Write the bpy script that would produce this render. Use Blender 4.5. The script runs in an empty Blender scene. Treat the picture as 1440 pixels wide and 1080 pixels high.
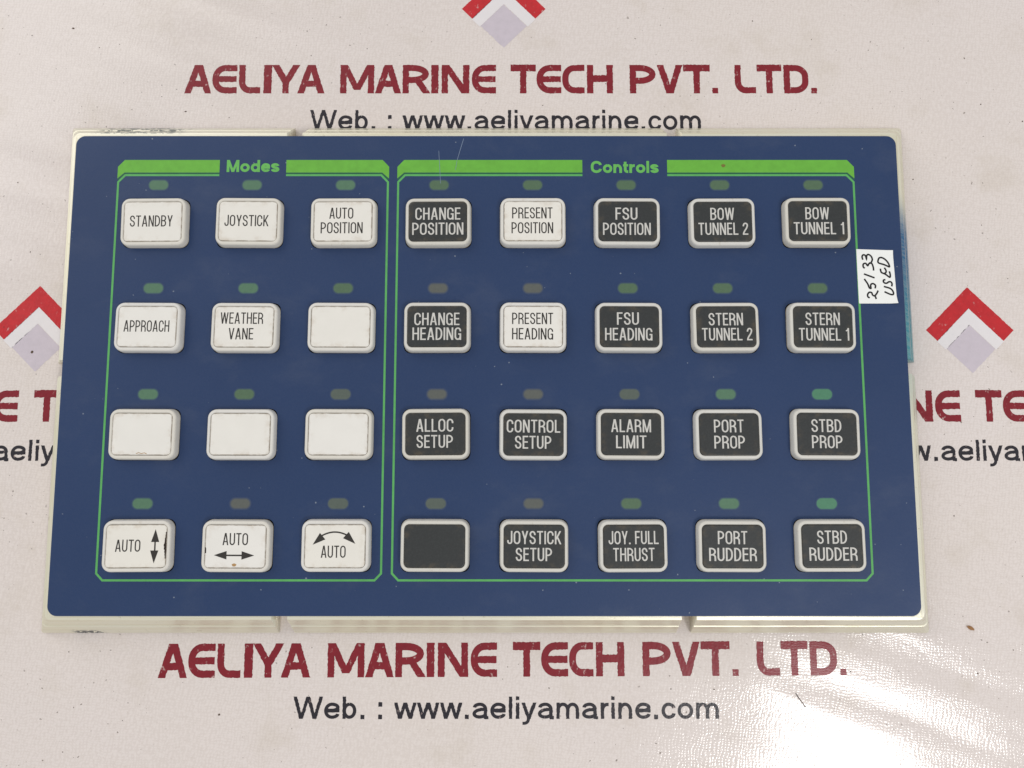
import bpy, bmesh, math, random
from mathutils import Vector, Matrix
from mathutils.geometry import delaunay_2d_cdt
random.seed(7)
MM = 0.001
H = 11.0                     # height of the panel's face above the banner, mm
sc = bpy.context.scene
COL = sc.collection

# ------------------------------------------------------------------ camera
cam = bpy.data.cameras.new('camera')
cam.sensor_width = 36.0
cam.lens = 36.0 * 1082.0 / 1440.0
cam.clip_start = 0.01
cam.clip_end = 50.0
cam_ob = bpy.data.objects.new('camera', cam)
COL.objects.link(cam_ob)
cam_ob.location = (9.2*MM, -33.45*MM, (261.7 + H)*MM)
cam_ob.rotation_euler = (math.radians(6.1), 0, 0)
sc.camera = cam_ob

# ------------------------------------------------------------------ light
world = bpy.data.worlds.new('World')
sc.world = world
world.use_nodes = True
wb = world.node_tree.nodes['Background']
wb.inputs['Color'].default_value = (0.96, 0.98, 1.0, 1)
wb.inputs['Strength'].default_value = 0.60

def area(name, loc, target, sx, sy, power, color, roll=0.0):
    l = bpy.data.lights.new(name, 'AREA')
    l.shape = 'RECTANGLE'; l.size = sx; l.size_y = sy
    l.energy = power; l.color = color
    o = bpy.data.objects.new(name, l)
    COL.objects.link(o)
    o.location = loc
    d = Vector(target) - Vector(loc)
    q = d.to_track_quat('-Z', 'Y')
    o.rotation_euler = q.to_euler()
    if roll:
        o.rotation_euler = (q.to_matrix() @ Matrix.Rotation(roll, 3, 'Z')).to_euler()
    return o
# a broad soft workshop light behind the photographer's head, and the bright opening whose reflection burns out in the banner
area('ceiling_light', (-2.9, 2.7, 2.3), (0, 0, 0), 3.8, 3.8, 70.0, (1.0, 0.965, 0.92))
area('bright_opening', (0.73, -0.80, 1.5), (0.73, -0.80, 0), 0.36, 0.46, 10.5, (1.0, 0.985, 0.97), math.radians(-17))

sc.view_settings.view_transform = 'Standard'
sc.view_settings.look = 'None'
sc.view_settings.exposure = 0.0
sc.view_settings.gamma = 1.0
sc.view_settings.use_curve_mapping = False

# ------------------------------------------------------------------ node helper
def srgb(r, g, b):
    f = lambda c: (c/255/12.92) if c/255 <= 0.04045 else ((c/255 + 0.055)/1.055)**2.4
    return (f(r), f(g), f(b), 1.0)

class NT:
    def __init__(s, name):
        s.m = bpy.data.materials.new(name); s.m.use_nodes = True
        s.t = s.m.node_tree; s.b = s.t.nodes['Principled BSDF']
        s.out = s.t.nodes['Material Output']
    def n(s, typ, **kw):
        nd = s.t.nodes.new(typ)
        for k, v in kw.items(): setattr(nd, k, v)
        return nd
    def set(s, sock, v):
        if isinstance(v, bpy.types.NodeSocket): s.t.links.new(v, sock)
        else: sock.default_value = v
    def co(s, scale=(1000, 1000, 1000), rot=(0, 0, 0), loc=(0, 0, 0), rnd=False):
        c = s.n('ShaderNodeTexCoord').outputs['Object']
        if any(rot):                        # turn first, then stretch
            rm = s.n('ShaderNodeMapping'); s.set(rm.inputs['Vector'], c); rm.inputs['Rotation'].default_value = rot
            c = rm.outputs['Vector']
        mp = s.n('ShaderNodeMapping')
        s.set(mp.inputs['Vector'], c)
        mp.inputs['Scale'].default_value = scale
        mp.inputs['Location'].default_value = loc
        o = mp.outputs['Vector']
        if rnd:
            oi = s.n('ShaderNodeObjectInfo')
            vm = s.n('ShaderNodeVectorMath', operation='MULTIPLY_ADD')
            cx = s.n('ShaderNodeCombineXYZ')
            s.set(cx.inputs[0], oi.outputs['Random']); s.set(cx.inputs[1], oi.outputs['Random']); s.set(cx.inputs[2], oi.outputs['Random'])
            s.set(vm.inputs[0], cx.outputs[0]); vm.inputs[1].default_value = (311, 173, 97); s.set(vm.inputs[2], o)
            o = vm.outputs[0]
        return o
    def noise(s, vec, scale, detail=3, rough=0.5, dist=0.0):
        nd = s.n('ShaderNodeTexNoise')
        s.set(nd.inputs['Vector'], vec); nd.inputs['Scale'].default_value = scale
        nd.inputs['Detail'].default_value = detail; nd.inputs['Roughness'].default_value = rough
        nd.inputs['Distortion'].default_value = dist
        return nd.outputs['Fac']
    def ramp(s, v, a, b, lo=0.0, hi=1.0):
        nd = s.n('ShaderNodeMapRange', interpolation_type='SMOOTHSTEP')
        s.set(nd.inputs['Value'], v)
        nd.inputs['From Min'].default_value = a; nd.inputs['From Max'].default_value = b
        nd.inputs['To Min'].default_value = lo; nd.inputs['To Max'].default_value = hi
        return nd.outputs['Result']
    def math(s, op, a, b=0.0):
        nd = s.n('ShaderNodeMath', operation=op)
        s.set(nd.inputs[0], a); s.set(nd.inputs[1], b)
        return nd.outputs[0]
    def mix(s, fac, a, b):
        nd = s.n('ShaderNodeMix', data_type='RGBA')
        s.set(nd.inputs['Factor'], fac); s.set(nd.inputs[6], a); s.set(nd.inputs[7], b)
        return nd.outputs[2]
    def xyz(s, v):
        nd = s.n('ShaderNodeSeparateXYZ'); s.set(nd.inputs[0], v); return nd.outputs
    def bump(s, h, dist, strength=1.0, normal=None):
        nd = s.n('ShaderNodeBump')
        s.set(nd.inputs['Height'], h); nd.inputs['Distance'].default_value = dist
        nd.inputs['Strength'].default_value = strength
        if normal is not None: s.set(nd.inputs['Normal'], normal)
        return nd.outputs['Normal']
    def fin(s, color, rough=0.5, normal=None, metal=0.0, spec=0.5):
        s.set(s.b.inputs['Base Color'], color); s.set(s.b.inputs['Roughness'], rough)
        s.set(s.b.inputs['Metallic'], metal); s.set(s.b.inputs['Specular IOR Level'], spec)
        if normal is not None: s.set(s.b.inputs['Normal'], normal)
        return s.m

def banner_relief(t):
    """Woven backing showing through the vinyl: threads, pimples and slack creases."""
    c = t.co()
    warp = t.n('ShaderNodeVectorMath', operation='MULTIPLY_ADD')
    nz = t.n('ShaderNodeTexNoise'); t.set(nz.inputs['Vector'], c); nz.inputs['Scale'].default_value = 0.16; nz.inputs['Detail'].default_value = 3
    t.set(warp.inputs[0], nz.outputs['Color']); warp.inputs[1].default_value = (4.0, 4.0, 0); t.set(warp.inputs[2], c)
    w = warp.outputs[0]
    def thread(rot, sc_):
        mp = t.n('ShaderNodeMapping'); t.set(mp.inputs['Vector'], w); mp.inputs['Rotation'].default_value = (0, 0, rot)
        wv = t.n('ShaderNodeTexWave', wave_type='BANDS', bands_direction='X'); t.set(wv.inputs['Vector'], mp.outputs[0])
        wv.inputs['Scale'].default_value = sc_; wv.inputs['Distortion'].default_value = 1.2; wv.inputs['Detail'].default_value = 1.0
        return wv.outputs['Fac']
    a = thread(math.radians(9), 0.27); b = thread(math.radians(94), 0.33)
    weave = t.math('MULTIPLY', a, b)
    lump = t.noise(t.co((1000, 560, 1000), (0, 0, 0.25)), 1.05, 2)
    patch = t.ramp(t.noise(c, 0.016, 2), 0.35, 0.65, 0.35, 1.0)
    fine = t.math('ADD', t.math('MULTIPLY', t.math('MULTIPLY', weave, patch), 0.6), t.math('MULTIPLY', lump, 1.0))
    n1 = t.bump(fine, 0.000036)
    crease = t.noise(t.co((170, 1000, 1000), (0, 0, math.radians(20))), 0.075, 0.7, 0.4)
    slack = t.noise(c, 0.012, 1)
    n2 = t.bump(crease, 0.0009, 1.0, n1)
    return t.bump(slack, 0.0016, 1.0, n2), fine

def banner_material():
    t = NT('printed_vinyl')
    nrm, fine = banner_relief(t)
    c = t.co()
    col = t.mix(t.noise(c, 0.010, 3), srgb(230, 219, 210), srgb(232, 221, 218))
    dirt = t.math('MULTIPLY', t.ramp(t.noise(c, 0.045, 5, 0.6), 0.52, 0.72), 0.22)
    col = t.mix(dirt, col, srgb(196, 182, 160))
    grain = t.math('MULTIPLY', t.ramp(t.noise(c, 0.9, 3, 0.7), 0.55, 0.8), 0.30)
    col = t.mix(grain, col, srgb(188, 174, 160))
    pit = t.math('MULTIPLY', t.ramp(fine, 0.75, 0.42), 0.18)        # shading of the weave's dimples, put into the colour
    col = t.mix(pit, col, srgb(186, 170, 158))
    spk = t.math('MULTIPLY', t.ramp(t.noise(c, 0.75, 1), 0.735, 0.76), t.ramp(t.noise(c, 0.02, 2), 0.42, 0.62, 0.15, 1))
    col = t.mix(t.math('MULTIPLY', spk, 0.75), col, srgb(110, 96, 84))
    return t.fin(col, t.ramp(t.noise(c, 0.02, 3), 0.3, 0.7, 0.09, 0.15), nrm, spec=0.7)

def print_material(name, rgb, wear=0.5, rough=0.3, lo=0.86, hi=1.12):
    t = NT(name)
    nrm, fine = banner_relief(t)
    c = t.co()
    col = t.mix(t.noise(c, 0.35, 4, 0.65), srgb(*[max(0, int(v*lo)) for v in rgb]), srgb(*[min(255, int(v*hi)) for v in rgb]))
    w = t.ramp(t.noise(t.co((1000, 640, 1000), (0, 0, 0.2)), 0.62, 3, 0.65), 0.66 - 0.09*wear, 0.80 - 0.09*wear)
    col = t.mix(t.math('MULTIPLY', w, 0.75), col, srgb(216, 190, 184))
    return t.fin(col, rough, nrm, spec=0.4)

M_banner = banner_material()
M_red = print_material('dark_red_print', (132, 26, 39), 0.6)
M_bright = print_material('red_print', (196, 40, 46), 0.5)
M_black = print_material('black_print', (40, 36, 43), 0.4)
M_white = print_material('white_print', (234, 228, 228), -3.0, 0.3, 0.98, 1.01)
M_lilac = print_material('lilac_print', (207, 196, 204), -1.0, 0.3, 0.95, 1.04)

BLUE = srgb(53, 73, 114)
def blue_nodes(t, rnd=False):
    c = t.co()
    col = t.mix(t.noise(c, 0.018, 4, 0.6), srgb(25, 51, 91), srgb(31, 57, 100))
    haze = t.math('MULTIPLY', t.ramp(t.noise(t.co((700, 1000, 1000)), 0.06, 5, 0.65), 0.5, 0.75), 0.08)
    col = t.mix(haze, col, srgb(120, 124, 132))
    col = t.mix(t.math('MULTIPLY', t.noise(c, 1.6, 2, 0.7), 0.12), col, srgb(96, 106, 128))
    return c, col
def faceplate_material():
    t = NT('blue_overlay')
    c, col = blue_nodes(t)
    spk = t.ramp(t.noise(c, 0.8, 0), 0.865, 0.885)
    col = t.mix(t.math('MULTIPLY', spk, 0.35), col, srgb(190, 196, 200))
    for rot, zl in ((0.4, 0.03), (-0.9, 0.02), (1.45, 0.025)):      # hairline rubbing marks
        hair = t.ramp(t.noise(t.co((1500, 45, 1000), (0, 0, rot)), 1.0, 2, 0.6), 0.76, 0.80)
        patch = t.ramp(t.noise(t.co(loc=(rot*50, 0, 0)), zl, 2), 0.5, 0.66)
        col = t.mix(t.math('MULTIPLY', t.math('MULTIPLY', hair, patch), 0.35), col, srgb(130, 142, 164))
    nrm = t.bump(t.noise(c, 1.5, 3, 0.6), 0.00003)
    nrm = t.bump(t.noise(c, 0.03, 1), 0.0006, 1.0, nrm)
    return t.fin(col, t.ramp(t.noise(c, 0.05, 4), 0.3, 0.7, 0.40, 0.52), nrm, spec=0.38)
M_blue = faceplate_material()

def flat_print(name, rgb, rough=0.45, var=0.08, spec=0.4):
    t = NT(name)
    c = t.co()
    lo = srgb(*[v*(1 - var) for v in rgb]); hi = srgb(*[min(255, v*(1 + var)) for v in rgb])
    col = t.mix(t.noise(c, 0.4, 4, 0.6), lo, hi)
    return t.fin(col, rough, t.bump(t.noise(c, 1.5, 3, 0.6), 0.00003), spec=spec)
M_green = flat_print('green_band_print', (106, 178, 62))
M_dgreen = flat_print('dark_green_print', (28, 96, 66))
M_line = flat_print('pale_green_print', (92, 172, 94))
M_word = flat_print('green_heading_print', (104, 182, 88))
M_ink = flat_print('black_legend_ink', (52, 48, 44))
M_wink = flat_print('white_legend_ink', (208, 205, 198))
M_scratch = flat_print('scratch_white', (120, 136, 160))
M_spot = flat_print('brown_spot', (120, 112, 50))
M_paper = flat_print('white_paper', (246, 246, 242), 0.6, 0.02, 0.2)
M_pen = flat_print('black_pen_ink', (24, 22, 24), 0.35)
M_dark = flat_print('black_gap_shade', (10, 10, 11), 0.7, 0.05, 0.1)
M_crumb = flat_print('brown_crumb', (160, 120, 84), 0.8, 0.2, 0.1)
M_dust = flat_print('dark_dust', (92, 78, 66), 0.8, 0.3, 0.1)
M_fibre = flat_print('grey_fibre', (112, 104, 100), 0.8, 0.1, 0.1)
M_tan = flat_print('tan_smudge', (176, 140, 96), 0.6, 0.15, 0.2)
M_grime = flat_print('black_grime', (44, 34, 28), 0.7, 0.2, 0.2)

def indicator_material(name, rgb, edge=0.6):
    t = NT(name)
    c, blue = blue_nodes(t)
    led = t.mix(t.noise(t.co(rnd=True), 0.9, 3, 0.6), srgb(*[v*0.93 for v in rgb]), srgb(*[v*1.07 for v in rgb]))
    x, y, z = t.xyz(t.co())
    r = 1.88
    qx = t.math('MAXIMUM', t.math('SUBTRACT', t.math('ABSOLUTE', x), 3.55 - r), 0.0)
    qy = t.math('MAXIMUM', t.math('SUBTRACT', t.math('ABSOLUTE', y), 1.92 - r), 0.0)
    d = t.math('SQRT', t.math('ADD', t.math('MULTIPLY', qx, qx), t.math('MULTIPLY', qy, qy)))
    fac = t.ramp(d, r - edge, r + edge*0.4, 1.0, 0.0)
    col = t.mix(fac, blue, led)
    return t.fin(col, 0.46, t.bump(t.noise(t.co(rnd=True), 1.5, 3, 0.6), 0.00003), spec=0.45)
LED = {'g': indicator_material('green_indicator', (84, 120, 94)), 'o': indicator_material('olive_indicator', (82, 108, 82)),
       'b': indicator_material('brown_indicator', (92, 95, 90), 0.8), 't': indicator_material('teal_indicator', (76, 130, 100), 0.4),
       'k': indicator_material('grey_indicator', (86, 96, 88), 0.5)}

def cap_material(name, rgb, dirty):
    t = NT(name)
    c = t.co(rnd=True)
    col = t.mix(t.noise(c, 0.12, 3), srgb(*rgb), srgb(*[v*0.965 for v in rgb]))
    oi = t.n('ShaderNodeObjectInfo')
    col = t.mix(t.math('MULTIPLY', oi.outputs['Random'], 0.5), col, srgb(rgb[0]-8, rgb[1]-12, rgb[2]-22))
    g = t.math('MULTIPLY', t.ramp(t.noise(c, 0.5, 5, 0.7), 0.56, 0.78), dirty)
    col = t.mix(g, col, srgb(170, 150, 122))
    # browner towards the foot of the sides, unevenly
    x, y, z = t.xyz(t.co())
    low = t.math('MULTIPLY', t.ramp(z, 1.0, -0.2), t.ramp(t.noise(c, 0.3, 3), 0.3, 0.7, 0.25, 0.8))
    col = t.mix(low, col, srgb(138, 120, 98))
    return t.fin(col, 0.42, t.bump(t.noise(c, 2.0, 2), 0.00002), spec=0.4)
M_cap = cap_material('ivory_plastic', (231, 227, 220), 0.35)
M_capg = cap_material('pale_grey_plastic', (222, 219, 212), 0.35)

def insert_material(name, rgb, dirt_rgb, amount, edge_amt, rough):
    t = NT(name)
    c = t.co(rnd=True)
    col = t.mix(t.noise(c, 0.15, 3), srgb(*rgb), srgb(*[v*0.96 for v in rgb]))
    oi = t.n('ShaderNodeObjectInfo')
    if edge_amt > 0.5: col = t.mix(t.math('MULTIPLY', oi.outputs['Random'], 0.35), col, srgb(rgb[0]-8, rgb[1]-12, rgb[2]-24))
    if edge_amt < 0.5:
        col = t.mix(t.math('MULTIPLY', t.ramp(t.noise(c, 1.5, 4, 0.75), 0.4, 0.7), 0.35), col, srgb(*[min(255, v*1.35) for v in rgb]))
    x, y, z = t.xyz(t.co())
    ex = t.math('SUBTRACT', 10.0, t.math('ABSOLUTE', x)); ey = t.math('SUBTRACT', 7.0, t.math('ABSOLUTE', y))
    e = t.math('MINIMUM', ex, ey)
    nz = t.noise(c, 0.28, 5, 0.65)
    wide = t.math('MULTIPLY', t.ramp(e, 2.6, 0.0), t.ramp(nz, 0.45, 0.72))
    line = t.math('MULTIPLY', t.ramp(e, 0.38, 0.08), t.ramp(t.noise(c, 0.5, 3), 0.3, 0.62, 0.25, 1.0))
    col = t.mix(t.math('MULTIPLY', wide, amount), col, srgb(*dirt_rgb))
    col = t.mix(t.math('MULTIPLY', line, edge_amt), col, srgb(*[v*0.72 for v in dirt_rgb]))
    sm = t.ramp(t.noise(t.co((1000, 1000, 1000), rnd=True), 0.8, 4, 0.75), 0.70, 0.80)
    col = t.mix(t.math('MULTIPLY', sm, amount), col, srgb(*dirt_rgb))
    return t.fin(col, rough, t.bump(t.noise(c, 1.3, 3), 0.00003), spec=0.4)
M_insw = insert_material('ivory_key_face', (243, 239, 232), (176, 150, 116), 0.32, 0.7, 0.36)
M_insd = insert_material('charcoal_key_face', (49, 51, 51), (92, 82, 66), 0.65, 0.3, 0.45)

def bezel_material():
    t = NT('cream_brushed_metal')
    c = t.co()
    x, y, z = t.xyz(c)
    ax = t.math('ABSOLUTE', x)
    side = t.ramp(t.math('SUBTRACT', t.math('ABSOLUTE', y), 83.0), -0.5, 0.5)      # 1 on the long edges
    br_l = t.noise(t.co((14, 1400, 1400)), 1.0, 4, 0.6)
    br_s = t.noise(t.co((1400, 14, 1400)), 1.0, 4, 0.6)
    mixr = t.n('ShaderNodeMix', data_type='FLOAT')
    t.set(mixr.inputs['Factor'], side); t.set(mixr.inputs[2], br_s); t.set(mixr.inputs[3], br_l)
    brush = mixr.outputs[0]
    col = t.mix(t.noise(c, 0.02, 3), srgb(236, 228, 200), srgb(230, 228, 215))
    col = t.mix(t.math('MULTIPLY', t.ramp(brush, 0.45, 0.7), 0.5), col, srgb(214, 202, 164))
    col = t.mix(t.math('MULTIPLY', t.ramp(t.noise(c, 0.5, 4, 0.7), 0.62, 0.72), 0.4), col, srgb(150, 134, 98))
    # teal overspray on the upper part of the right-hand edge
    teal = t.math('MULTIPLY', t.ramp(x, 145.0, 145.25), t.math('MULTIPLY', t.ramp(y, 64, 46), t.ramp(y, -24, -1.9)))
    low = t.ramp(y, 1.0, 3.0, 0.28, 1.0)
    streak = t.ramp(t.noise(t.co((500, 1800, 800), (0, 0, 0.5)), 0.9, 4, 0.7), 0.3, 0.68, 1.0, 0.8)
    tcol = t.mix(t.ramp(y, 44, 6), srgb(26, 96, 142), srgb(58, 142, 156))
    col = t.mix(t.math('MULTIPLY', teal, t.math('MULTIPLY', low, streak)), col, tcol)
    # dark scrapes near the top left corner and a nick near the bottom left
    zone = t.math('MULTIPLY', t.ramp(y, 83.6, 84.4), t.math('MULTIPLY', t.ramp(x, -142, -136), t.ramp(x, -106, -113)))
    scr = t.ramp(t.noise(t.co((700, 900, 500), (0, 0, 0.6)), 0.55, 5, 0.75), 0.47, 0.53)
    col = t.mix(t.math('MULTIPLY', zone, t.math('MULTIPLY', scr, 0.85)), col, srgb(40, 62, 62))
    zone2 = t.math('MULTIPLY', t.ramp(y, -88.6, -89.8), t.math('MULTIPLY', t.ramp(x, -142, -139), t.ramp(x, -129, -133)))
    col = t.mix(t.math('MULTIPLY', zone2, t.ramp(t.noise(c, 0.9, 4), 0.42, 0.52)), col, srgb(38, 44, 52))
    nrm = t.bump(brush, 0.00012)
    return t.fin(col, 0.34, nrm, metal=0.4, spec=0.6)
M_bezel = bezel_material()

# ------------------------------------------------------------------ 2-D outlines and strokes (all in mm)
def rrect(hx, hy, r, cx=0, cy=0, n=6):
    pts = []
    for sx, sy, a0 in ((1, 1, 0), (-1, 1, 90), (-1, -1, 180), (1, -1, 270)):
        for i in range(n + 1):
            a = math.radians(a0 + 90*i/n)
            pts.append((cx + sx*(hx - r) + r*math.cos(a), cy + sy*(hy - r) + r*math.sin(a)))
    return pts

def rounded(pts, rx, ry, n=6):
    """Polyline whose corners are replaced by elliptical arcs: rx along horizontal legs, ry along the others."""
    out = [pts[0]]
    for i in range(1, len(pts) - 1):
        p0, p, p1 = Vector(pts[i-1]), Vector(pts[i]), Vector(pts[i+1])
        def leg(q, first):
            d = q - p; L = d.length
            m = rx if abs(d.x) > abs(d.y) else ry
            lim = L if first else L/2
            return p + d*(min(m, lim)/L) if L > 1e-9 else p
        a = leg(p0, i == 1); b = leg(p1, i == len(pts) - 2)
        k = 0.5523
        c1 = a + (p - a)*k; c2 = b + (p - b)*k
        for j in range(n + 1):
            u = j/n
            q = a*(1-u)**3 + 3*c1*u*(1-u)**2 + 3*c2*u*u*(1-u) + b*u**3
            if (Vector(out[-1]) - q).length > 1e-5: out.append((q.x, q.y))
    if (Vector(out[-1]) - Vector(pts[-1])).length > 1e-5: out.append(pts[-1])
    return out

def strip(pts, s, closed=False):
    """Quads of constant width s following a polyline, mitred at its corners."""
    P = [Vector(p) for p in pts]; n = len(P)
    left, right = [], []
    for i in range(n):
        if closed: a, b = P[i-1], P[(i+1) % n]
        else: a, b = P[max(i-1, 0)], P[min(i+1, n-1)]
        d0 = (P[i] - a) if (closed or i > 0) else (b - P[i])
        d1 = (b - P[i]) if (closed or i < n-1) else d0
        d0 = d0.normalized(); d1 = d1.normalized()
        n0 = Vector((-d0.y, d0.x)); n1 = Vector((-d1.y, d1.x))
        m = n0 + n1
        if m.length < 1e-4: m = n0
        m.normalize()
        k = (s/2)/max(0.35, m.dot(n0))
        left.append(P[i] + m*k); right.append(P[i] - m*k)
    q = []
    for i in range(n if closed else n-1):
        j = (i+1) % n
        q.append([tuple(left[i]), tuple(right[i]), tuple(right[j]), tuple(left[j])])
    return q

def diag(x0, y0, x1, y1, s):
    dx, dy = x1 - x0, y1 - y0
    L = math.hypot(dx, dy); w = s*L/abs(dy)/2 if abs(dy) > 1e-6 else s
    return [[(x0-w, y0), (x0+w, y0), (x1+w, y1), (x1-w, y1)]]
def box(x0, y0, x1, y1):
    return [[(x0, y0), (x1, y0), (x1, y1), (x0, y1)]]

def glyph(ch, W, s, cap=1.0, title=False):
    """Monoline glyph in a box W wide and cap high, lower left at the origin."""
    h = s/2; L, R, B, T = h, W - h, h, cap - h; mid = cap*0.52
    rx = (R - L)/2; ry = min(cap*0.30, rx*1.35)
    if title: rx, ry = W*0.30, cap*0.30
    st = lambda p, a=None, b=None: strip(rounded(p, rx if a is None else a, ry if b is None else b), s)
    V = lambda x: box(x-h, 0, x+h, cap)
    c = ch
    if c == 'I': return box(0, 0, s, cap)
    if c == '1': return box(W-s, 0, W, cap) + strip([(W-h, cap*0.93), (W*0.62-h, cap*0.80), (0.02, cap*0.78)], s*0.85)
    if c == '2': return st([(L, cap*.70), (L, T), (R, T), (R, cap*.62), (L, cap*.20), (L, B)], rx, cap*.24) + box(0, 0, W, s)
    if c == '.': return box(0, 0, s*(.9 if title else 1.15), s*(.9 if title else 1.15))
    if c == ':': return box(0, 0, s*1.15, s*1.15) + box(0, cap*.56, s*1.15, cap*.56+s*1.15)
    if c == 'A':
        a = s*0.55
        return diag(a, 0, W/2 - s*0.12, cap, s) + diag(W-a, 0, W/2 + s*0.12, cap, s) + box(W*.22, cap*.24, W*.78, cap*.24+s*.9)
    if c == 'B': return V(L) + st([(L, T), (R-W*.03, T), (R-W*.03, mid), (L, mid)], rx, cap) + st([(L, mid), (R, mid), (R, B), (L, B)], rx, cap)
    if c == 'C':
        if title: return st([(W, T), (L, T), (L, B), (W, B)], W*.40, cap*.34)
        return st([(R, cap*.66), (R, T), (L, T), (L, B), (R, B), (R, cap*.34)])
    if c == 'D': return V(L) + st([(L, B), (R, B), (R, T), (L, T)], W*(.42 if title else .55), cap*(.30 if title else .38))
    if c == 'E':
        if title: return st([(W, T), (L, T), (L, B), (W, B)], W*.40, cap*.36) + box(L, cap/2-h*.85, W*.98, cap/2+h*.85)
        return V(L) + box(0, 0, W, s) + box(0, cap-s, W, cap) + box(0, mid-h, W*.93, mid+h)
    if c == 'F': return V(L) + box(0, cap-s, W, cap) + box(0, mid-h, W*.9, mid+h)
    if c == 'G': return st([(R, cap*.68), (R, T), (L, T), (L, B), (R, B), (R, cap*.30)]) + box(W*.55, cap*.47-h, W, cap*.47+h) + box(W-s, 0, W, cap*.47)
    if c == 'H': return V(L) + V(R) + box(0, mid-h, W, mid+h)
    if c == 'J': return st([(R, cap), (R, B), (L, B), (L, cap*.30)])
    if c == 'K': return V(L) + diag(L+h*.4, cap*.36, R-h*.2, cap, s) + diag(W*.42, cap*.52, R+h*.1, 0, s)
    if c == 'L':
        if title: return st([(L, cap), (L, B), (W, B)], W*.36, cap*.30)
        return V(L) + box(0, 0, W, s)
    if c == 'M':
        if title: return diag(L, 0, L, cap, s) + V(R) + diag(L+h*.3, cap, W/2, cap*.12, s*.95) + diag(R-h*.3, cap, W/2, cap*.12, s*.95)
        return V(L) + V(R) + diag(L+h*.2, cap, W/2, 0, s*.9) + diag(R-h*.2, cap, W/2, 0, s*.9)
    if c == 'N': return V(L) + V(R) + diag(L+h*.2, cap, R-h*.2, 0, s)
    if c == 'O': return strip(rounded([((L+R)/2, T), (L, T), (L, B), (R, B), (R, T), ((L+R)/2, T)], rx, ry), s)
    if c == 'P': return V(L) + st([(L, T), (R, T), (R, cap*.44), (L, cap*.44)], W*.5, cap)
    if c == 'R':
        m2 = cap*.47
        return V(L) + st([(L, T), (R-W*.02, T), (R-W*.02, m2), (L, m2)], W*.5, cap) + (diag(W*.55, m2, R+h*.25, 0, s) if title else
               st([(W*.5, m2), (R-W*.01, m2), (R, 0)], W*.4, cap*.2))
    if c == 'S': return st([(R-.01, cap*.69), (R-.01, T), (L, T), (L, cap*.56), (R, cap*.46), (R, B), (L, B), (L, cap*.31)], rx, cap*.24)
    if c == 'T': return box(W/2-h, 0, W/2+h, cap) + box(0, cap-s, W, cap)
    if c == 'U': return st([(L, cap), (L, B), (R, B), (R, cap)])
    if c == 'V': return diag(h*1.1, cap, W/2-h*.1, 0, s) + diag(W-h*1.1, cap, W/2+h*.1, 0, s)
    if c == 'W':
        a = h*1.05
        return diag(a, cap, W*.27, 0, s) + diag(W*.5, cap, W*.27, 0, s) + diag(W*.5, cap, W*.73, 0, s) + diag(W-a, cap, W*.73, 0, s)
    if c == 'Y': return box(W/2-h, 0, W/2+h, cap*.45) + diag(h*1.15, cap, W/2, cap*.38, s) + diag(W-h*1.15, cap, W/2, cap*.38, s)
    # lower case: x height .73 of the cap
    x = cap*.73; X = x - h; rx = (R - L)/2; ry = x*.42
    st = lambda p, a=None, b=None: strip(rounded(p, rx if a is None else a, ry if b is None else b), s)
    bowl = strip(rounded([((L+R)/2, X), (L, X), (L, B), (R, B), (R, X), ((L+R)/2, X)], rx, ry), s)
    if c == 'o': return bowl
    if c == 'e': return st([(L, x*.52), (R, x*.52), (R, X), (L, X), (L, B), (R, B), (R, x*.30)]) + box(L, x*.52-h, R+h, x*.52+h*.8)
    if c == 'c': return st([(R, x*.66), (R, X), (L, X), (L, B), (R, B), (R, x*.34)])
    if c == 'a': return (st([(L+s*.1, x*.70), (L+s*.1, X), (R-s*.25, X), (R-s*.25, 0)], rx, x*.3) + box(R-s*.6, 0, R+h*1.2, s*.75)
                         + st([(R-s*.25, x*.60), (L, x*.52), (L, B), (R-s*.25, B+.02), (R-s*.25, x*.3)], rx, x*.26))
    if c == 'b': return bowl + box(0, 0, s, cap)
    if c == 'd': return bowl + box(W-s, 0, W, cap)
    if c == 'n': return box(0, 0, s, x) + st([(L, x*.4), (L, X), (R, X), (R, 0)], rx, x*.42)
    if c == 'm':
        C = W/2; r2 = (C - L)/2
        return box(0, 0, s, x) + st([(L, x*.4), (L, X), (C, X), (C, 0)], r2, x*.36) + st([(C, x*.4), (C, X), (R, X), (R, 0)], r2, x*.36)
    if c == 'r': return box(0, 0, s, x) + st([(L, x*.4), (L, X-.01), (W, X-.01)], W*.6, x*.4)
    if c == 's': return st([(R-.01, x*.68), (R-.01, X), (L, X), (L, x*.56), (R, x*.45), (R, B), (L, B), (L, x*.31)], rx, x*.22)
    if c == 't': return st([(W*.42, cap*.93), (W*.42, B), (W, B)], W*.4, x*.25) + box(0, x-s*.9, W, x)
    if c == 'l': return box(0, 0, s, cap)
    if c == 'i': return box(0, 0, s, x) + box(0, cap-s*1.0, s, cap)
    if c == 'w':
        a = h*1.05
        return diag(a, x, W*.27, 0, s) + diag(W*.5, x, W*.27, 0, s) + diag(W*.5, x, W*.73, 0, s) + diag(W-a, x, W*.73, 0, s)
    if c == 'y':
        a = h*1.1
        return diag(a, x, W*.5, 0, s) + diag(W-a, x, W*.5-s*.05, 0, s) + strip(rounded([(W*.5-s*.02, .04), (W*.40, -cap*.20), (W*.08, -cap*.20)], W*.22, cap*.12), s*.92)
    raise KeyError(ch)

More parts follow.
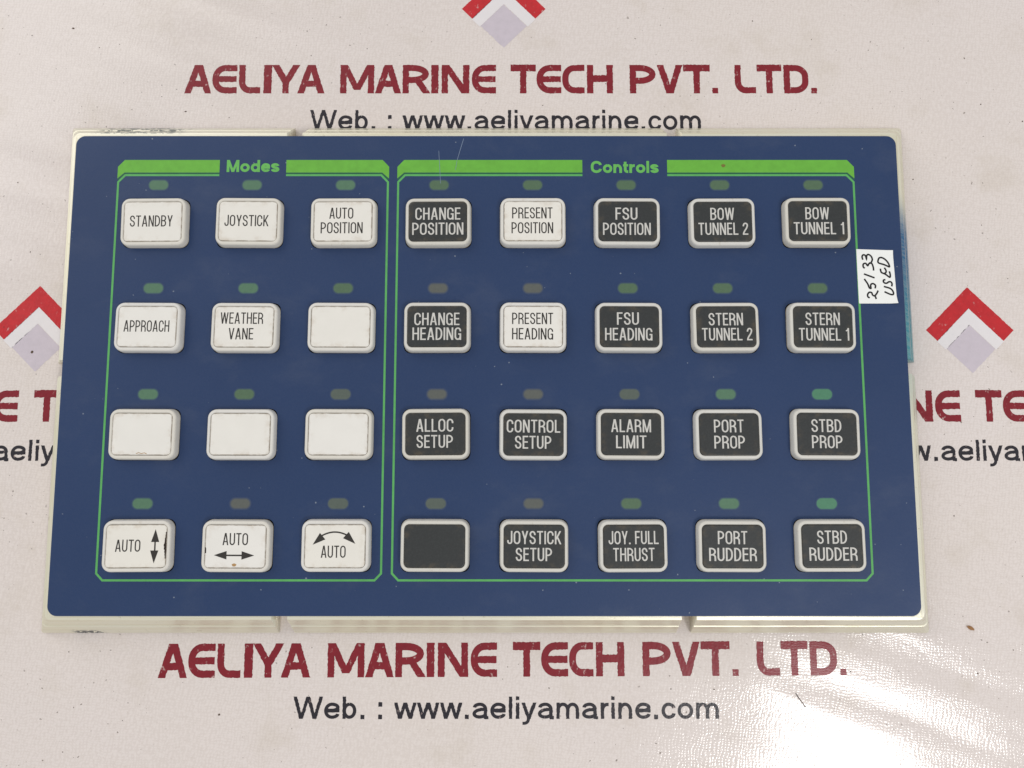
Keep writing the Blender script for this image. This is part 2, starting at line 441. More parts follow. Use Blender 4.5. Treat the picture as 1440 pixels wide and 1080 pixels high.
def run(text, widths, gap, s, cap=1.0, space=0.3, title=False):
    polys, x = [], 0.0
    for ch in text:
        if ch == ' ': x += space; continue
        W = widths(ch)
        polys += [[(px + x, py) for px, py in q] for q in glyph(ch, W, s, cap, title)]
        x += W + gap
    return polys, x - gap
def fit(polys, total, x0, base, width, cap):
    k = width/total
    return [[(x0 + px*k, base + py*cap) for px, py in q] for q in polys]

CONDENSED = lambda c: {'I': .11, '1': .24, '.': .14, 'J': .36, 'L': .36, 'E': .37, 'F': .36, 'T': .42, 'M': .56, 'W': .68, 'A': .48, 'O': .46, 'V': .47, 'Y': .46, 'N': .45, 'S': .43, '2': .40}.get(c, .44)
def narrow_text(text, cx, cy, width, cap, s):
    polys, tot = run(text, lambda c: s if c == 'I' else CONDENSED(c), .085, s, space=.24)
    return fit(polys, tot, cx - width/2, cy - cap/2, width, cap)

HV = {'W': .944, 'e': .556, 'b': .556, 'w': .722, 'a': .556, 'l': .222, 'i': .222, 'y': .50, 'm': .833, 'r': .333, 'n': .556, 'c': .50, 'o': .556, '.': .278, ':': .278}
def web_text(text, x0, base, width, cap):
    s = .148; polys, x = [], 0.0
    for ch in text:
        adv = HV.get(ch, .278)/.718
        if ch == ' ': x += adv; continue
        sb = {'w': .01, 'W': .01, 'y': .015, 'a': .045, 'e': .05, 'o': .045, 'c': .04, 'l': .09, 'i': .09, 'r': .085, '.': .10, ':': .10}.get(ch, .085)
        W = s if ch in 'li' else adv - 2*sb + (.06 if ch == 'r' else 0)
        polys += [[(px + x + sb, py) for px, py in q] for q in glyph(ch, W, s)]
        x += adv
    return fit(polys, x - .16, x0, base, width, cap)

TITLE = [('A', 88, 198), ('E', 200, 300), ('L', 308, 395), ('I', 408, 440), ('Y', 440, 555), ('A', 545, 655), ('M', 718, 855), ('A', 858, 965), ('R', 970, 1078),
         ('I', 1086, 1115), ('N', 1128, 1240), ('E', 1250, 1348), ('T', 1407, 1509), ('E', 1512, 1612), ('C', 1616, 1706), ('H', 1716, 1821), ('P', 1889, 1994),
         ('V', 1999, 2104), ('T', 2106, 2214), ('.', 2222, 2246), ('L', 2314, 2399), ('T', 2404, 2504), ('D', 2512, 2612), ('.', 2622, 2647)]
def title_text(x0, base, width, cap):
    k = width/(2647 - 88); s = .215; out = []
    for ch, a, b in TITLE:
        W = (b - a)/118.0
        sx = k*118.0
        ss = W if ch == 'I' else s
        for q in glyph(ch, W, ss, 1.0, True):
            out.append([(x0 + (a - 88)*k + px*sx, base + py*cap) for px, py in q])
    return out

# ------------------------------------------------------------------ mesh builders
def link(name, me, mat, parent=None, loc=(0, 0, 0), smooth=False):
    me.materials.append(mat)
    if smooth:
        for p in me.polygons: p.use_smooth = True
    o = bpy.data.objects.new(name, me)
    COL.objects.link(o)
    o.location = tuple(v*MM for v in loc)
    if parent: o.parent = parent
    return o

def ragged(polys, step, amp):
    """Subdivide the quads along their long side and nibble the edges, as ink does on a weave."""
    out = []
    for q in polys:
        a, b, c, d = [Vector(p) for p in q]
        if ((b-a).length + (c-d).length) > ((c-b).length + (d-a).length): a, b, c, d = b, c, d, a; grow = amp
        else: grow = 0.0
        if min((d-a).length, (c-b).length, (b-a).length, (c-d).length) < step*1.6:
            out.append(q); continue
        n = max(1, int(round(max((d-a).length, (c-b).length)/step)))
        Ls, Rs = [], []
        for i in range(n+1):
            u = i/n; l = a.lerp(d, u); r = b.lerp(c, u); w = (r-l)
            if w.length > 1e-6: w = w.normalized()
            Ls.append(l + w*(random.uniform(-amp, amp) - grow)); Rs.append(r + w*(random.uniform(-amp, amp) + grow))
        for i in range(n): out.append([tuple(Ls[i]), tuple(Rs[i]), tuple(Rs[i+1]), tuple(Ls[i+1])])
    return out

def flat_mesh(name, polys, z=0.0, rough=None, thick=0.0):
    """Union of overlapping polygons as one clean sheet."""
    if rough: polys = ragged(polys, *rough)
    verts, edges, cells = [], [], {}
    CS = 2.0
    for q in polys:
        ar = sum(q[i][0]*q[(i+1) % len(q)][1] - q[(i+1) % len(q)][0]*q[i][1] for i in range(len(q)))
        if abs(ar) < 1e-7: continue
        i0 = len(verts); n = len(q); verts += [Vector(p) for p in q]
        edges += [(i0+i, i0+(i+1) % n) for i in range(n)]
        xs = [p[0] for p in q]; ys = [p[1] for p in q]
        for gx in range(math.floor(min(xs)/CS), math.floor(max(xs)/CS)+1):
            for gy in range(math.floor(min(ys)/CS), math.floor(max(ys)/CS)+1):
                cells.setdefault((gx, gy), []).append(q)
    def inside(x, y):
        for q in cells.get((math.floor(x/CS), math.floor(y/CS)), ()):
            hit = False; n = len(q)
            for i in range(n):
                (x0, y0), (x1, y1) = q[i], q[(i+1) % n]
                if (y0 > y) != (y1 > y) and x < x0 + (y - y0)*(x1 - x0)/(y1 - y0): hit = not hit
            if hit: return True
        return False
    r = delaunay_2d_cdt(verts, edges, [], 0, 1e-5)
    vs = r[0]
    keep = []
    for f in r[2]:
        c = sum((vs[i] for i in f), Vector((0, 0)))/len(f)
        if inside(c.x, c.y): keep.append(f)
    me = bpy.data.meshes.new(name)
    me.from_pydata([(v.x*MM, v.y*MM, z*MM) for v in vs], [], keep)
    bm = bmesh.new(); bm.from_mesh(me)
    bmesh.ops.delete(bm, geom=[v for v in bm.verts if not v.link_faces], context='VERTS')
    bmesh.ops.recalc_face_normals(bm, faces=bm.faces)
    for f in bm.faces:
        if f.normal.z < 0: f.normal_flip()
    if thick:
        r = bmesh.ops.extrude_face_region(bm, geom=list(bm.faces))
        bmesh.ops.translate(bm, verts=[v for v in r['geom'] if isinstance(v, bmesh.types.BMVert)], vec=(0, 0, thick*MM))
        bmesh.ops.recalc_face_normals(bm, faces=bm.faces)
    bm.to_mesh(me); bm.free()
    return me

def loft_mesh(name, loops, cap_top=True, cap_bottom=True):
    """loops: list of (points, z)."""
    me = bpy.data.meshes.new(name); bm = bmesh.new(); rings = []
    for pts, z in loops: rings.append([bm.verts.new((x*MM, y*MM, z*MM)) for x, y in pts])
    n = len(rings[0])
    for a, b in zip(rings, rings[1:]):
        for i in range(n):
            f = bm.faces.new((a[i], a[(i+1) % n], b[(i+1) % n], b[i])); f.smooth = True
    if cap_top: bm.faces.new(rings[-1])
    if cap_bottom: bm.faces.new(rings[0][::-1])
    bm.to_mesh(me); bm.free()
    return me

def tag(o, label=None, cat=None, group=None, kind=None):
    if label: o['label'] = label
    if cat: o['category'] = cat
    if group: o['group'] = group
    if kind: o['kind'] = kind
    return o

# ------------------------------------------------------------------ the banner
bm = bmesh.new()
bmesh.ops.create_grid(bm, x_segments=40, y_segments=32, size=1)
for v in bm.verts: v.co = Vector((v.co.x*0.62, v.co.y*0.48, 0))
ex = bmesh.ops.extrude_face_region(bm, geom=list(bm.faces))
bmesh.ops.translate(bm, verts=[v for v in ex['geom'] if isinstance(v, bmesh.types.BMVert)], vec=(0, 0, -0.0006))
bmesh.ops.recalc_face_normals(bm, faces=bm.faces)
me = bpy.data.meshes.new('banner'); bm.to_mesh(me); bm.free()
banner = tag(link('banner', me, M_banner), 'off-white vinyl banner sheet with red and black print under the panel', 'banner', kind='structure')

INK = 0.04
def rot_about(polys, x0, y0, deg):
    a = math.radians(deg); c, s = math.cos(a), math.sin(a)
    return [[(x0 + (x-x0)*c - (y-y0)*s, y0 + (x-x0)*s + (y-y0)*c) for x, y in q] for q in polys]
for x0, base, width, cap, ang in ((-112.6, 104.25, 235.3, 11.1, 0.0), (-112.2, -105.6, 236.2, 11.4, 0.22), (52.6, -17.75, 235.5, 11.15, 0.0), (-282.2, -17.75, 235.5, 11.15, 0.0)):
    p = rot_about(title_text(x0, base, width, cap), x0, base, ang)
    link('company_name_print', flat_mesh('company_name_print', p, INK, (0.5, 0.12)), M_red, banner)
for x0, base, width, cap in ((-65.7, 90.1, 144.2, 7.7), (-65.5, -119.0, 144.6, 7.3), (99.6, -31.55, 144.4, 7.4), (-235.0, -31.55, 144.4, 7.4)):
    p = web_text('Web. : www.aeliyamarine.com', x0, base, width, cap)
    link('web_address_print', flat_mesh('web_address_print', p, INK, (0.45, 0.11)), M_black, banner)
for ax, ay in ((173.6, 30.8), (-161.2, 31.3), (6.1, 153.2)):
    def chev(y0, t, arm):
        # outer apex at y0, limbs of thickness t running down at 45 degrees for the length arm
        return [[(ax, ay+y0), (ax-arm, ay+y0-arm), (ax-arm+t*.71, ay+y0-arm-t*.71), (ax, ay+y0-t*1.42)],
                [(ax, ay+y0), (ax, ay+y0-t*1.42), (ax+arm-t*.71, ay+y0-arm-t*.71), (ax+arm, ay+y0-arm)]]
    logo = bpy.data.objects.new('emblem_print', None); COL.objects.link(logo); logo.parent = banner
    link('red_chevron', flat_mesh('red_chevron', chev(0, 5.45, 15.7), INK, (0.6, 0.08)), M_bright, logo)
    link('white_chevron', flat_mesh('white_chevron', chev(-7.75, 4.2, 12.0), INK, (0.6, 0.05)), M_white, logo)
    d = [[(ax, ay-13.9), (ax-8.6, ay-22.5), (ax, ay-31.1), (ax+8.6, ay-22.5)]]
    link('grey_diamond', flat_mesh('grey_diamond', d, INK, (0.6, 0.15)), M_lilac, logo)

# ------------------------------------------------------------------ the control panel
panel = bpy.data.objects.new('control_panel', None); COL.objects.link(panel)
tag(panel, 'blue marine control panel with rows of white and black push buttons lying on the banner', 'control panel')

def bezel_mesh():
    prof = [(0.35, 0.0, 3.2), (1.35, -0.12, 2.6), (4.1, -4.7, 1.8), (4.4, -4.75, 1.75), (7.55, -10.0, 0.9), (6.7, -H, 0.9)]       # outset, drop, corner radius
    loops = [(rrect(145 + o, 82.85 + o, max(r, 0.3), n=5), H - 0.28 + dz if dz > -H else 0.0) for o, dz, r in prof][::-1]
    me = loft_mesh('bezel', loops)
    for p in me.polygons: p.use_smooth = False
    o = bpy.data.objects.new('bezel_tmp', me); COL.objects.link(o)
    cutters = []
    def slot(x0, x1, y0, y1):
        hx, hy = (x1-x0)/2, (y1-y0)/2
        m = loft_mesh('cut', [(rrect(hx, hy, 1.2, (x0+x1)/2, (y0+y1)/2, 5), z) for z in (-3.0, H + 3)])
        c = bpy.data.objects.new('cut', m); COL.objects.link(c); cutters.append(c)
        md = o.modifiers.new('cut', 'BOOLEAN'); md.operation = 'DIFFERENCE'; md.object = c; md.solver = 'EXACT'
    for x0, x1 in ((-70.6, -65.1), (64.1, 69.6)): slot(x0, x1, 81.8, 100)
    for x0, x1 in ((-70.7, -65.4), (65.5, 70.5)): slot(x0, x1, -100, -81.8)
    slot(144.0, 165, -1.9, 3.35); slot(-165, -144.0, -2.8, 2.85)
    bpy.context.view_layer.update()
    dg = bpy.context.evaluated_depsgraph_get()
    out = bpy.data.meshes.new_from_object(o.evaluated_get(dg))
    for c in cutters + [o]: bpy.data.objects.remove(c)
    out.name = 'bezel'; out.materials.clear()
    return out
COLS = [-115.1 + 32.886*i for i in range(8)]
ROWS = [50.85, 13.85, -22.75, -59.8]
LROWS = [64.9, 27.9, -9.0, -45.95]

bez = link('bezel', bezel_mesh(), M_bezel, panel)

def faceplate_mesh():
    outer = rrect(145, 82.85, 3.3, n=8)
    holes = [rrect(11.57, 8.75, 2.3, x, y, 4) for y in ROWS for x in COLS]
    verts, edges = [], []
    for loop in [outer] + holes:
        i0 = len(verts); n = len(loop); verts += [Vector(p) for p in loop]
        edges += [(i0+i, i0+(i+1) % n) for i in range(n)]
    r = delaunay_2d_cdt(verts, edges, [], 1, 1e-5)
    keep = []
    for f in r[2]:
        c = sum((r[0][i] for i in f), Vector((0, 0)))/len(f)
        if not any(abs(c.x-x) < 11.52 and abs(c.y-y) < 8.7 for y in ROWS for x in COLS): keep.append(f)
    bm = bmesh.new()
    vs = [bm.verts.new((v.x*MM, v.y*MM, H*MM)) for v in r[0]]
    for f in keep: bm.faces.new([vs[i] for i in f])
    bm.normal_update()
    for f in bm.faces:
        if f.normal.z < 0: f.normal_flip()
    ex = bmesh.ops.extrude_face_region(bm, geom=list(bm.faces))
    bmesh.ops.translate(bm, verts=[v for v in ex['geom'] if isinstance(v, bmesh.types.BMVert)], vec=(0, 0, -0.22*MM))
    bmesh.ops.recalc_face_normals(bm, faces=bm.faces)
    me = bpy.data.meshes.new('faceplate'); bm.to_mesh(me); bm.free()
    return me
face = link('faceplate', faceplate_mesh(), M_blue, panel)

# thin black sheets in the key holes: shade of the gaps painted as colour
gap_shade_me = None
for y in ROWS:
    for x in COLS:
        if gap_shade_me is None:
            gap_shade_me = loft_mesh('key_gap_shade', [(rrect(11.55, 8.73, 2.3), -0.10), (rrect(11.55, 8.73, 2.3), -0.16)])
            gap_shade_me.materials.append(M_dark)

G = 0.03
def piece(name, polys, mat, z=G, parent=face):
    return link(name, flat_mesh(name, polys, H + z), mat, parent)
# printed section borders
def border(x0, x1, xa, xb, y0=-71.6):
    """left/right edges x0..x1, the heading's gap xa..xb."""
    w = 0.72; tp = 74.05; bt = 69.45; sh = 67.3
    o = bpy.data.objects.new('section_border', None); COL.objects.link(o); o.parent = panel
    L = [[(x0+2.35, tp), (xa, tp), (xa, bt), (x0+2.45, bt)], [(x0, 71.55), (x0+2.35, tp), (x0+2.45, bt), (x0, sh)]]
    R = [[(xb, tp), (x1-2.35, tp), (x1-2.45, bt), (xb, bt)], [(x1-2.35, tp), (x1, 71.55), (x1, sh), (x1-2.45, bt)]]
    piece('heading_band', L, M_green, parent=o); piece('heading_band', R, M_green, parent=o)
    for sgn, xe, xg in ((1, x0, xa), (-1, x1, xb)):
        piece('dark_green_line', strip([(xg, bt-.34), (xe+sgn*2.6, bt-.34), (xe+sgn*.1, sh-.4)], .5), M_dgreen, 0.022, o)  # thin dark green line printed below the heading band
    h = w/2
    pts = [(xa, 68.5), (x0+2.75, 68.5), (x0+h, 66.0), (x0+h, -69.0), (x0+2.5, y0+h), (x1-2.5, y0+h), (x1-h, -69.0), (x1-h, 66.0), (x1-2.75, 68.5), (xb, 68.5)]
    piece('border_line', strip(pts, w), M_line, parent=o)
border(-129.75, -34.1, -93.9, -70.4)
border(-31.2, 129.75, 34.0, 63.9)
def bold_text(text, x0, base, width, cap):
    s = .215; W = lambda c: {'M': .98, 'C': .86, 'l': s, 't': .40, 'r': .44, 's': .66, 'e': .70, 'o': .74, 'd': .72, 'n': .68}[c]
    polys, tot = run(text, W, .085, s)
    return fit(polys, tot, x0, base, width, cap)
piece('section_heading', bold_text('Modes', -91.4, 69.65, 18.6, 4.4), M_word)
piece('section_heading', bold_text('Controls', 37.0, 69.3, 23.9, 4.4), M_word)
# wear on the overlay
piece('scratch', strip([(-16.69, 77.44), (-16.3, 71.5), (-15.95, 65.48)], .16), M_scratch, 0.05)
piece('scratch', strip([(-7.92, 81.89), (-9.2, 77.4), (-10.13, 74.05)], .2), M_scratch, 0.05)
piece('scratch', strip([(-10.2, 73.8), (-10.75, 70.3)], .14), M_scratch, 0.05)
piece('brown_spot', [[(83.7 + .75*math.cos(a)*(1+.15*math.sin(3*a)), 71.95 + .6*math.sin(a)) for a in [i*math.pi/6 for i in range(12)]]], M_spot, 0.05)

# indicator windows
LAMPS = ['gggooooo', 'ggobbooo', 'gokbbkgt', 'gbkkbogt']
led_me = {}
for r, y in enumerate(LROWS):
    for c, x in enumerate(COLS):
        k = LAMPS[r][c]
        if k not in led_me:
            led_me[k] = flat_mesh('indicator_light', [rrect(3.9, 2.25, 2.0)], 0)
            led_me[k].materials.append(LED[k])
        o = bpy.data.objects.new('indicator_light', led_me[k]); COL.objects.link(o); o.parent = panel
        o.location = (x*MM, y*MM, (H+G)*MM)

# push buttons
def cap_mesh(nm):
    N = 6
    hx, hy = 11.5, 8.68
    return loft_mesh(nm, [(rrect(hx, hy, 3.0, n=N), -0.15), (rrect(hx-.08, hy-.08, 3.0, n=N), 0.9), (rrect(hx-.22, hy-.22, 2.95, n=N), 2.2),
                          (rrect(hx-.36, hy-.36, 2.85, n=N), 2.75), (rrect(hx-.62, hy-.62, 2.6, n=N), 3.03), (rrect(hx-.95, hy-.95, 2.3, n=N), 3.10),
                          (rrect(10.17, 7.17, 1.75, n=N), 3.10), (rrect(10.17, 7.17, 1.75, n=N), 2.35)], True, False)
def insert_mesh(nm):
    N = 6
    return loft_mesh(nm, [(rrect(10.02, 7.02, 1.6, n=N), 2.35), (rrect(10.02, 7.02, 1.6, n=N), 2.98), (rrect(9.90, 6.90, 1.5, n=N), 3.10), (rrect(9.6, 6.6, 1.3, n=N), 3.13)], True, False)
def fin_mesh(me, mat):
    me.materials.append(mat); return me
CAPW, CAPG = fin_mesh(cap_mesh('push_button'), M_cap), fin_mesh(cap_mesh('push_button'), M_capg)
INSW, INSD = fin_mesh(insert_mesh('key_face'), M_insw), fin_mesh(insert_mesh('key_face'), M_insd)
for m in (CAPW, CAPG, INSW, INSD):
    m.polygons[len(m.polygons)-1].use_smooth = False

W1, W2 = 4.0, 4.05
KEYS = {  # row, column: colour, lines of (words, dx, dy, width)
 (0, 0): ('w', [('STANDBY', -.5, .2, 14.8)]), (0, 1): ('w', [('JOYSTICK', -.5, .2, 15.2)]),
 (0, 2): ('w', [('AUTO', -.6, 2.9, 8.3), ('POSITION', -.4, -2.3, 14.5)]),
 (0, 3): ('d', [('CHANGE', 0, 2.75, 15.6), ('POSITION', 0, -2.6, 17.7)]), (0, 4): ('w', [('PRESENT', -.2, 2.9, 14.0), ('POSITION', -.2, -2.4, 14.4)]),
 (0, 5): ('d', [('FSU', -.4, 2.7, 7.6), ('POSITION', -.3, -2.7, 16.5)]), (0, 6): ('d', [('BOW', -.2, 2.75, 8.3), ('TUNNEL 2', 0, -2.55, 17.2)]),
 (0, 7): ('d', [('BOW', -.2, 2.7, 8.2), ('TUNNEL 1', .2, -2.6, 17.3)]),
 (1, 0): ('w', [('APPROACH', -.2, .2, 15.6)]), (1, 1): ('w', [('WEATHER', -.8, 3.0, 14.5), ('VANE', -.9, -2.4, 8.4)]), (1, 2): ('w', []),
 (1, 3): ('d', [('CHANGE', 0, 2.6, 15.4), ('HEADING', 0, -2.5, 16.6)]), (1, 4): ('w', [('PRESENT', -.2, 2.8, 14.0), ('HEADING', -.2, -2.5, 14.0)]),
 (1, 5): ('d', [('FSU', -.5, 2.8, 7.5), ('HEADING', -.3, -2.6, 16.1)]), (1, 6): ('d', [('STERN', -.1, 2.6, 11.7), ('TUNNEL 2', .2, -2.6, 17.1)]),
 (1, 7): ('d', [('STERN', -.1, 2.7, 11.7), ('TUNNEL 1', .2, -2.6, 17.1)]),
 (2, 0): ('w', []), (2, 1): ('w', []), (2, 2): ('w', []),
 (2, 3): ('d', [('ALLOC', -.2, 2.9, 12.5), ('SETUP', -.2, -2.5, 12.2)]), (2, 4): ('d', [('CONTROL', 0, 2.8, 18.0), ('SETUP', -.1, -2.6, 12.2)]),
 (2, 5): ('d', [('ALARM', 0, 2.8, 13.4), ('LIMIT', 0, -2.6, 10.2)]), (2, 6): ('d', [('PORT', -.1, 2.8, 10.0), ('PROP', 0, -2.6, 10.3)]),
 (2, 7): ('d', [('STBD', -.2, 2.8, 10.1), ('PROP', -.1, -2.6, 10.3)]),
 (3, 0): ('w', [('AUTO', -2.7, .2, 8.3)]), (3, 1): ('w', [('AUTO', -.1, 2.4, 8.4)]), (3, 2): ('w', [('AUTO', -.5, -1.8, 8.2)]),
 (3, 3): ('d', []), (3, 4): ('d', [('JOYSTICK', 0, 2.9, 17.9), ('SETUP', -.1, -2.6, 12.0)]), (3, 5): ('d', [('JOY. FULL', 0, 2.9, 16.6), ('THRUST', 0, -2.6, 13.7)]),
 (3, 6): ('d', [('PORT', 0, 2.9, 9.8), ('RUDDER', 0, -2.6, 15.8)]), (3, 7): ('d', [('STBD', 0, 2.9, 9.9), ('RUDDER', .2, -2.6, 15.9)]),
}
def arrow_head(x, y, dx, dy, ln, wd):
    L = math.hypot(dx, dy); dx, dy = dx/L, dy/L
    bx, by = x - dx*ln, y - dy*ln
    return [[(x, y), (bx - dy*wd/2, by + dx*wd/2), (bx + dy*wd/2, by - dx*wd/2)]]
ARROWS = {
 (3, 0): strip([(6.25, -4), (6.25, 4)], .5) + arrow_head(6.25, 5.55, 0, 1, 4.2, 2.7) + arrow_head(6.1, -5.6, 0, -1, 4.2, 2.7),
 (3, 1): strip([(-4.5, -2.9), (4.0, -2.9)], .5) + arrow_head(-7.0, -2.85, -1, 0, 4.2, 2.75) + arrow_head(6.35, -2.9, 1, 0, 4.2, 2.75),
 (3, 2): strip([(-5.2 + 10.2*u, 2.85 + 1.75*math.sin(math.pi*u)**.8) for u in [i/16 for i in range(17)]], .5)
         + arrow_head(-7.4, .45, -1.0, -.86, 4.3, 2.8) + arrow_head(6.75, .75, 1.0, -.9, 4.3, 2.8),
}
for (r, c), (k, lines) in KEYS.items():
    white = k == 'w'
    b = bpy.data.objects.new('push_button', CAPW if white else CAPG); COL.objects.link(b); b.parent = panel
    b.location = ((COLS[c] + random.uniform(-.12, .12))*MM, (ROWS[r] + random.uniform(-.1, .1))*MM, (H + random.uniform(-.25, .1))*MM)
    b.rotation_euler = (math.radians(random.uniform(-.8, .8)), math.radians(random.uniform(-.8, .8)), math.radians(random.uniform(-.4, .4)))
    word = ' '.join(l[0] for l in lines)
    tone = 'ivory' if white else 'charcoal'
    sym = {(3, 0): ' beside an up and down arrow', (3, 1): ' above a left and right arrow', (3, 2): ' under a curved arrow'}.get((r, c), '')
    b['label'] = f'{tone} push button reading {word}{sym}' if word else f'blank {tone} push button'
    f = bpy.data.objects.new('key_face', INSW if white else INSD); COL.objects.link(f); f.parent = b
    wl = bpy.data.objects.new('key_gap_shade', gap_shade_me); COL.objects.link(wl); wl.parent = panel
    wl.location = (COLS[c]*MM, ROWS[r]*MM, H*MM)
    if lines or (r, c) in ARROWS:
        polys = []
        for t, dx, dy, w in lines:
            polys += narrow_text(t, dx, dy, w, 3.95 if white else 4.3, .103 if white else .108)
        polys += ARROWS.get((r, c), [])
        link('legend', flat_mesh('legend', polys, 3.155), M_ink if white else M_wink, b)
    if (r, c) == (3, 0):
        g = []
        for i in range(9):
            yy = 4.6 - i*.95; w = (.15, .25, .5, .6, .8, .75, .5, .35, .2)[i]
            g.append([(9.75 - w*.7, yy - 1.0), (9.95, yy - 1.05), (9.98, yy + .1), (9.72 - w*.6, yy)])
        link('grime', flat_mesh('grime', g, 3.15, (0.3, .1)), M_grime, b)
    if (r, c) == (3, 1):
        link('smudge', flat_mesh('smudge', [[(-.2 + .75*math.cos(a)*(1+.2*math.sin(5*a)), -6.0 + .5*math.sin(a)) for a in [i*math.pi/7 for i in range(14)]]], 3.15), M_tan, b)
        link('grime', flat_mesh('grime', [[(-9.95, -2.3), (-9.55, -2.1), (-9.6, -.5), (-9.95, -.2)]], 3.15, (0.3, .1)), M_grime, b)
    if (r, c) == (2, 0):
        link('grime', flat_mesh('grime', strip([(-1.6, -6.55), (-.7, -6.2), (.2, -6.5), (1.2, -6.25), (2.0, -6.6)], .22), 3.15, (0.3, .06)), M_tan, b)

# ------------------------------------------------------------------ paper sticker with handwriting
q = [(129.15, 41.76), (141.74, 41.3), (142.4, 22.5), (129.2, 22.5)]
sticker = bpy.data.objects.new('paper_sticker', None); COL.objects.link(sticker)
sticker.location = (0, 0, 0)
tag(sticker, 'small white paper sticker handwritten 25133 USED on the right edge of the blue panel', 'sticker')
bm = bmesh.new(); NP = 14; gv = {}
for side in (0, 1):
    for i in range(NP+1):
        for j in range(NP+1):
            u, v = i/NP, j/NP
            x = (q[0][0]*(1-u) + q[1][0]*u)*(1-v) + (q[3][0]*(1-u) + q[2][0]*u)*v
            y = (q[0][1]*(1-u) + q[1][1]*u)*(1-v) + (q[3][1]*(1-u) + q[2][1]*u)*v
            lift = 0.8*max(0, 1 - math.hypot(x - q[2][0], y - q[2][1])/2.6)**1.4 + 0.3*max(0, 1 - math.hypot(x - q[1][0], y - q[1][1])/2.4)**1.5
            gv[side, i, j] = bm.verts.new((x*MM, y*MM, (H + .05 + .12*side + lift)*MM))
for i in range(NP):
    for j in range(NP):
        bm.faces.new([gv[1, i, j+1], gv[1, i+1, j+1], gv[1, i+1, j], gv[1, i, j]])
        bm.faces.new([gv[0, i, j], gv[0, i+1, j], gv[0, i+1, j+1], gv[0, i, j+1]])
rim = [(i, 0) for i in range(NP)] + [(NP, j) for j in range(NP)] + [(i, NP) for i in range(NP, 0, -1)] + [(0, j) for j in range(NP, 0, -1)]
for a, b in zip(rim, rim[1:] + rim[:1]): bm.faces.new([gv[0, a[0], a[1]], gv[0, b[0], b[1]], gv[1, b[0], b[1]], gv[1, a[0], a[1]]])
bmesh.ops.recalc_face_normals(bm, faces=bm.faces)
me = bpy.data.meshes.new('paper'); bm.to_mesh(me); bm.free()
link('paper', me, M_paper, sticker)
PEN = [[(132.98, 24.5), (132.38, 24.83), (132.31, 25.71), (132.91, 26.41), (133.71, 26.29), (134.01, 25.48), (134.68, 25.2), (135.4, 25.94), (136.03, 27.06)],
 [(134.68, 25.2), (135.0, 24.78), (135.19, 24.04)],
 [(131.39, 31.18), (132.49, 29.43), (132.99, 28.04), (133.55, 27.85), (133.48, 28.73), (133.74, 29.32), (134.43, 29.48), (135.16, 28.85), (134.99, 27.8)],
 [(131.34, 32.93), (134.99, 31.53)],
 [(131.73, 34.92), (131.23, 35.5), (131.35, 36.44), (132.16, 36.67), (132.81, 35.85), (133.3, 36.56), (134.22, 36.67), (134.72, 35.27), (134.78, 34.1)],
 [(131.19, 37.96), (131.02, 39.14), (131.51, 39.72), (132.18, 39.44), (132.51, 38.27), (132.63, 39.37), (133.23, 39.84), (134.12, 39.25), (134.52, 38.08), (134.0, 36.91), (133.31, 36.79)],
 [(138.04, 28.5), (140.39, 27.69), (141.24, 26.41), (141.08, 25.64), (140.06, 25.76), (138.17, 26.64)],
 [(138.73, 30.9), (138.13, 30.76), (137.97, 30.22), (138.4, 29.71), (139.17, 29.67), (139.83, 30.11), (140.56, 30.08), (140.94, 29.43), (140.78, 28.5)],
 [(137.15, 34.8), (137.28, 33.87), (137.6, 33.35), (138.83, 32.81), (140.26, 31.76), (140.47, 32.7), (140.21, 33.87)],
 [(138.2, 32.93), (139.05, 33.52), (139.02, 34.33), (138.54, 35.15)],
 [(140.45, 35.32), (138.55, 36.21), (136.57, 36.91), (136.63, 38.08), (137.07, 38.67), (137.99, 38.67), (139.1, 37.96), (140.06, 36.67), (140.45, 35.32)]]
def smooth_path(pts, n=5):
    P = [Vector(p) for p in pts]; P = [2*P[0]-P[1]] + P + [2*P[-1]-P[-2]]; out = []
    for i in range(1, len(P)-2):
        for j in range(n):
            u = j/n
            out.append(tuple(0.5*((2*P[i]) + (P[i+1]-P[i-1])*u + (2*P[i-1]-5*P[i]+4*P[i+1]-P[i+2])*u*u + (3*P[i]-P[i-1]-3*P[i+1]+P[i+2])*u**3)))
    return out + [tuple(P[-2])]
pen = []
for s_ in PEN: pen += strip(smooth_path(s_), .58)
link('handwriting', flat_mesh('handwriting', pen, H + .20), M_pen, sticker)

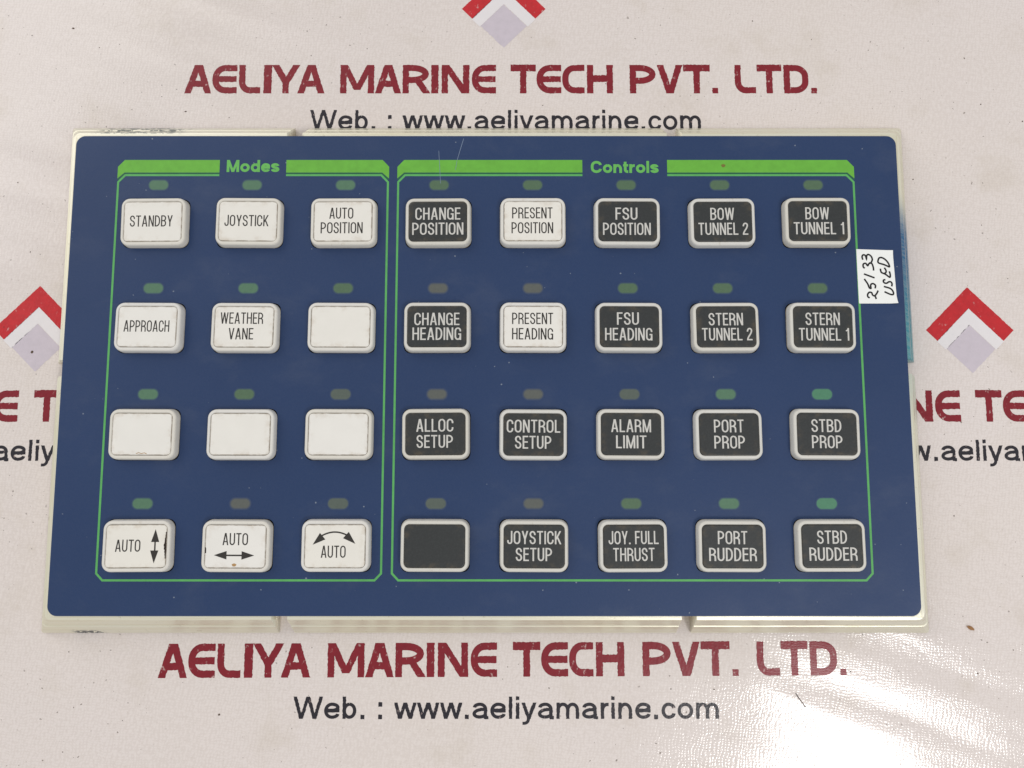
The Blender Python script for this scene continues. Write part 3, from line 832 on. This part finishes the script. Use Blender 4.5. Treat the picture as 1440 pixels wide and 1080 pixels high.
# ------------------------------------------------------------------ loose dirt on the banner
def lump_mesh(name, L, W, T, seed):
    rnd = random.Random(seed); bm = bmesh.new()
    bmesh.ops.create_icosphere(bm, subdivisions=2, radius=1)
    for v in bm.verts:
        k = 1 + rnd.uniform(-.22, .22); v.co = Vector((v.co.x*L/2*k*MM, v.co.y*W/2*k*MM, (v.co.z*.5+.5)*T*k*MM))
    me = bpy.data.meshes.new(name); bm.to_mesh(me); bm.free(); return me
cr = link('crumb', lump_mesh('crumb', 2.3, 1.2, .8, 3), M_crumb, None, (167.1, -88.9, 0)); cr.rotation_euler = (0, 0, math.radians(-28))
tag(cr, 'tiny brown crumb on the banner right of the panel\'s lower right corner', 'crumb')
fb = link('fibre', flat_mesh('fibre', strip(smooth_path([(106.2, -110.6), (107.0, -112.0), (108.2, -113.6), (109.2, -115.1)]), .32), 0.06, None, .12), M_fibre)
tag(fb, 'short grey fibre lying in the bright glare below the panel', 'fibre')
bm = bmesh.new(); rnd = random.Random(11)
spots = [(170.75, -92.9, .7), (168.8, -104.05, .6), (181.5, -96.25, .4), (125.2, -103.4, .5), (-90.6, -117.6, .9), (-155.3, 129.8, 1.1), (-111.7, 97.2, 1.0), (-162.6, 7.2, 1.3), (20.6, 99.6, .6), (44, 108, .4), (-24, 117, .5), (-172, 70, .5), (178, 118, .7), (183, 100, .5), (186, 60, .4)]
while len(spots) < 130:
    x, y = rnd.uniform(-200, 205), rnd.uniform(-140, 150)
    if abs(x) < 155 and abs(y) < 92: continue
    if rnd.random() > (0.95 if x < -100 else 0.5): continue
    spots.append((x, y, abs(rnd.gauss(0, .22)) + .14))
for x, y, s_ in spots:
    a = rnd.uniform(0, math.pi); e = rnd.uniform(.35, 1.0)
    m = Matrix.Translation((x*MM, y*MM, .05*MM)) @ Matrix.Rotation(a, 4, 'Z') @ Matrix.Diagonal((s_*MM/2, s_*e*MM/2, .12*MM, 1))
    bmesh.ops.create_icosphere(bm, subdivisions=1, radius=1, matrix=m)
me = bpy.data.meshes.new('dust'); bm.to_mesh(me); bm.free()
tag(link('dust', me, M_dust), 'scattered dark grains of dust on the banner', 'dust', kind='stuff')
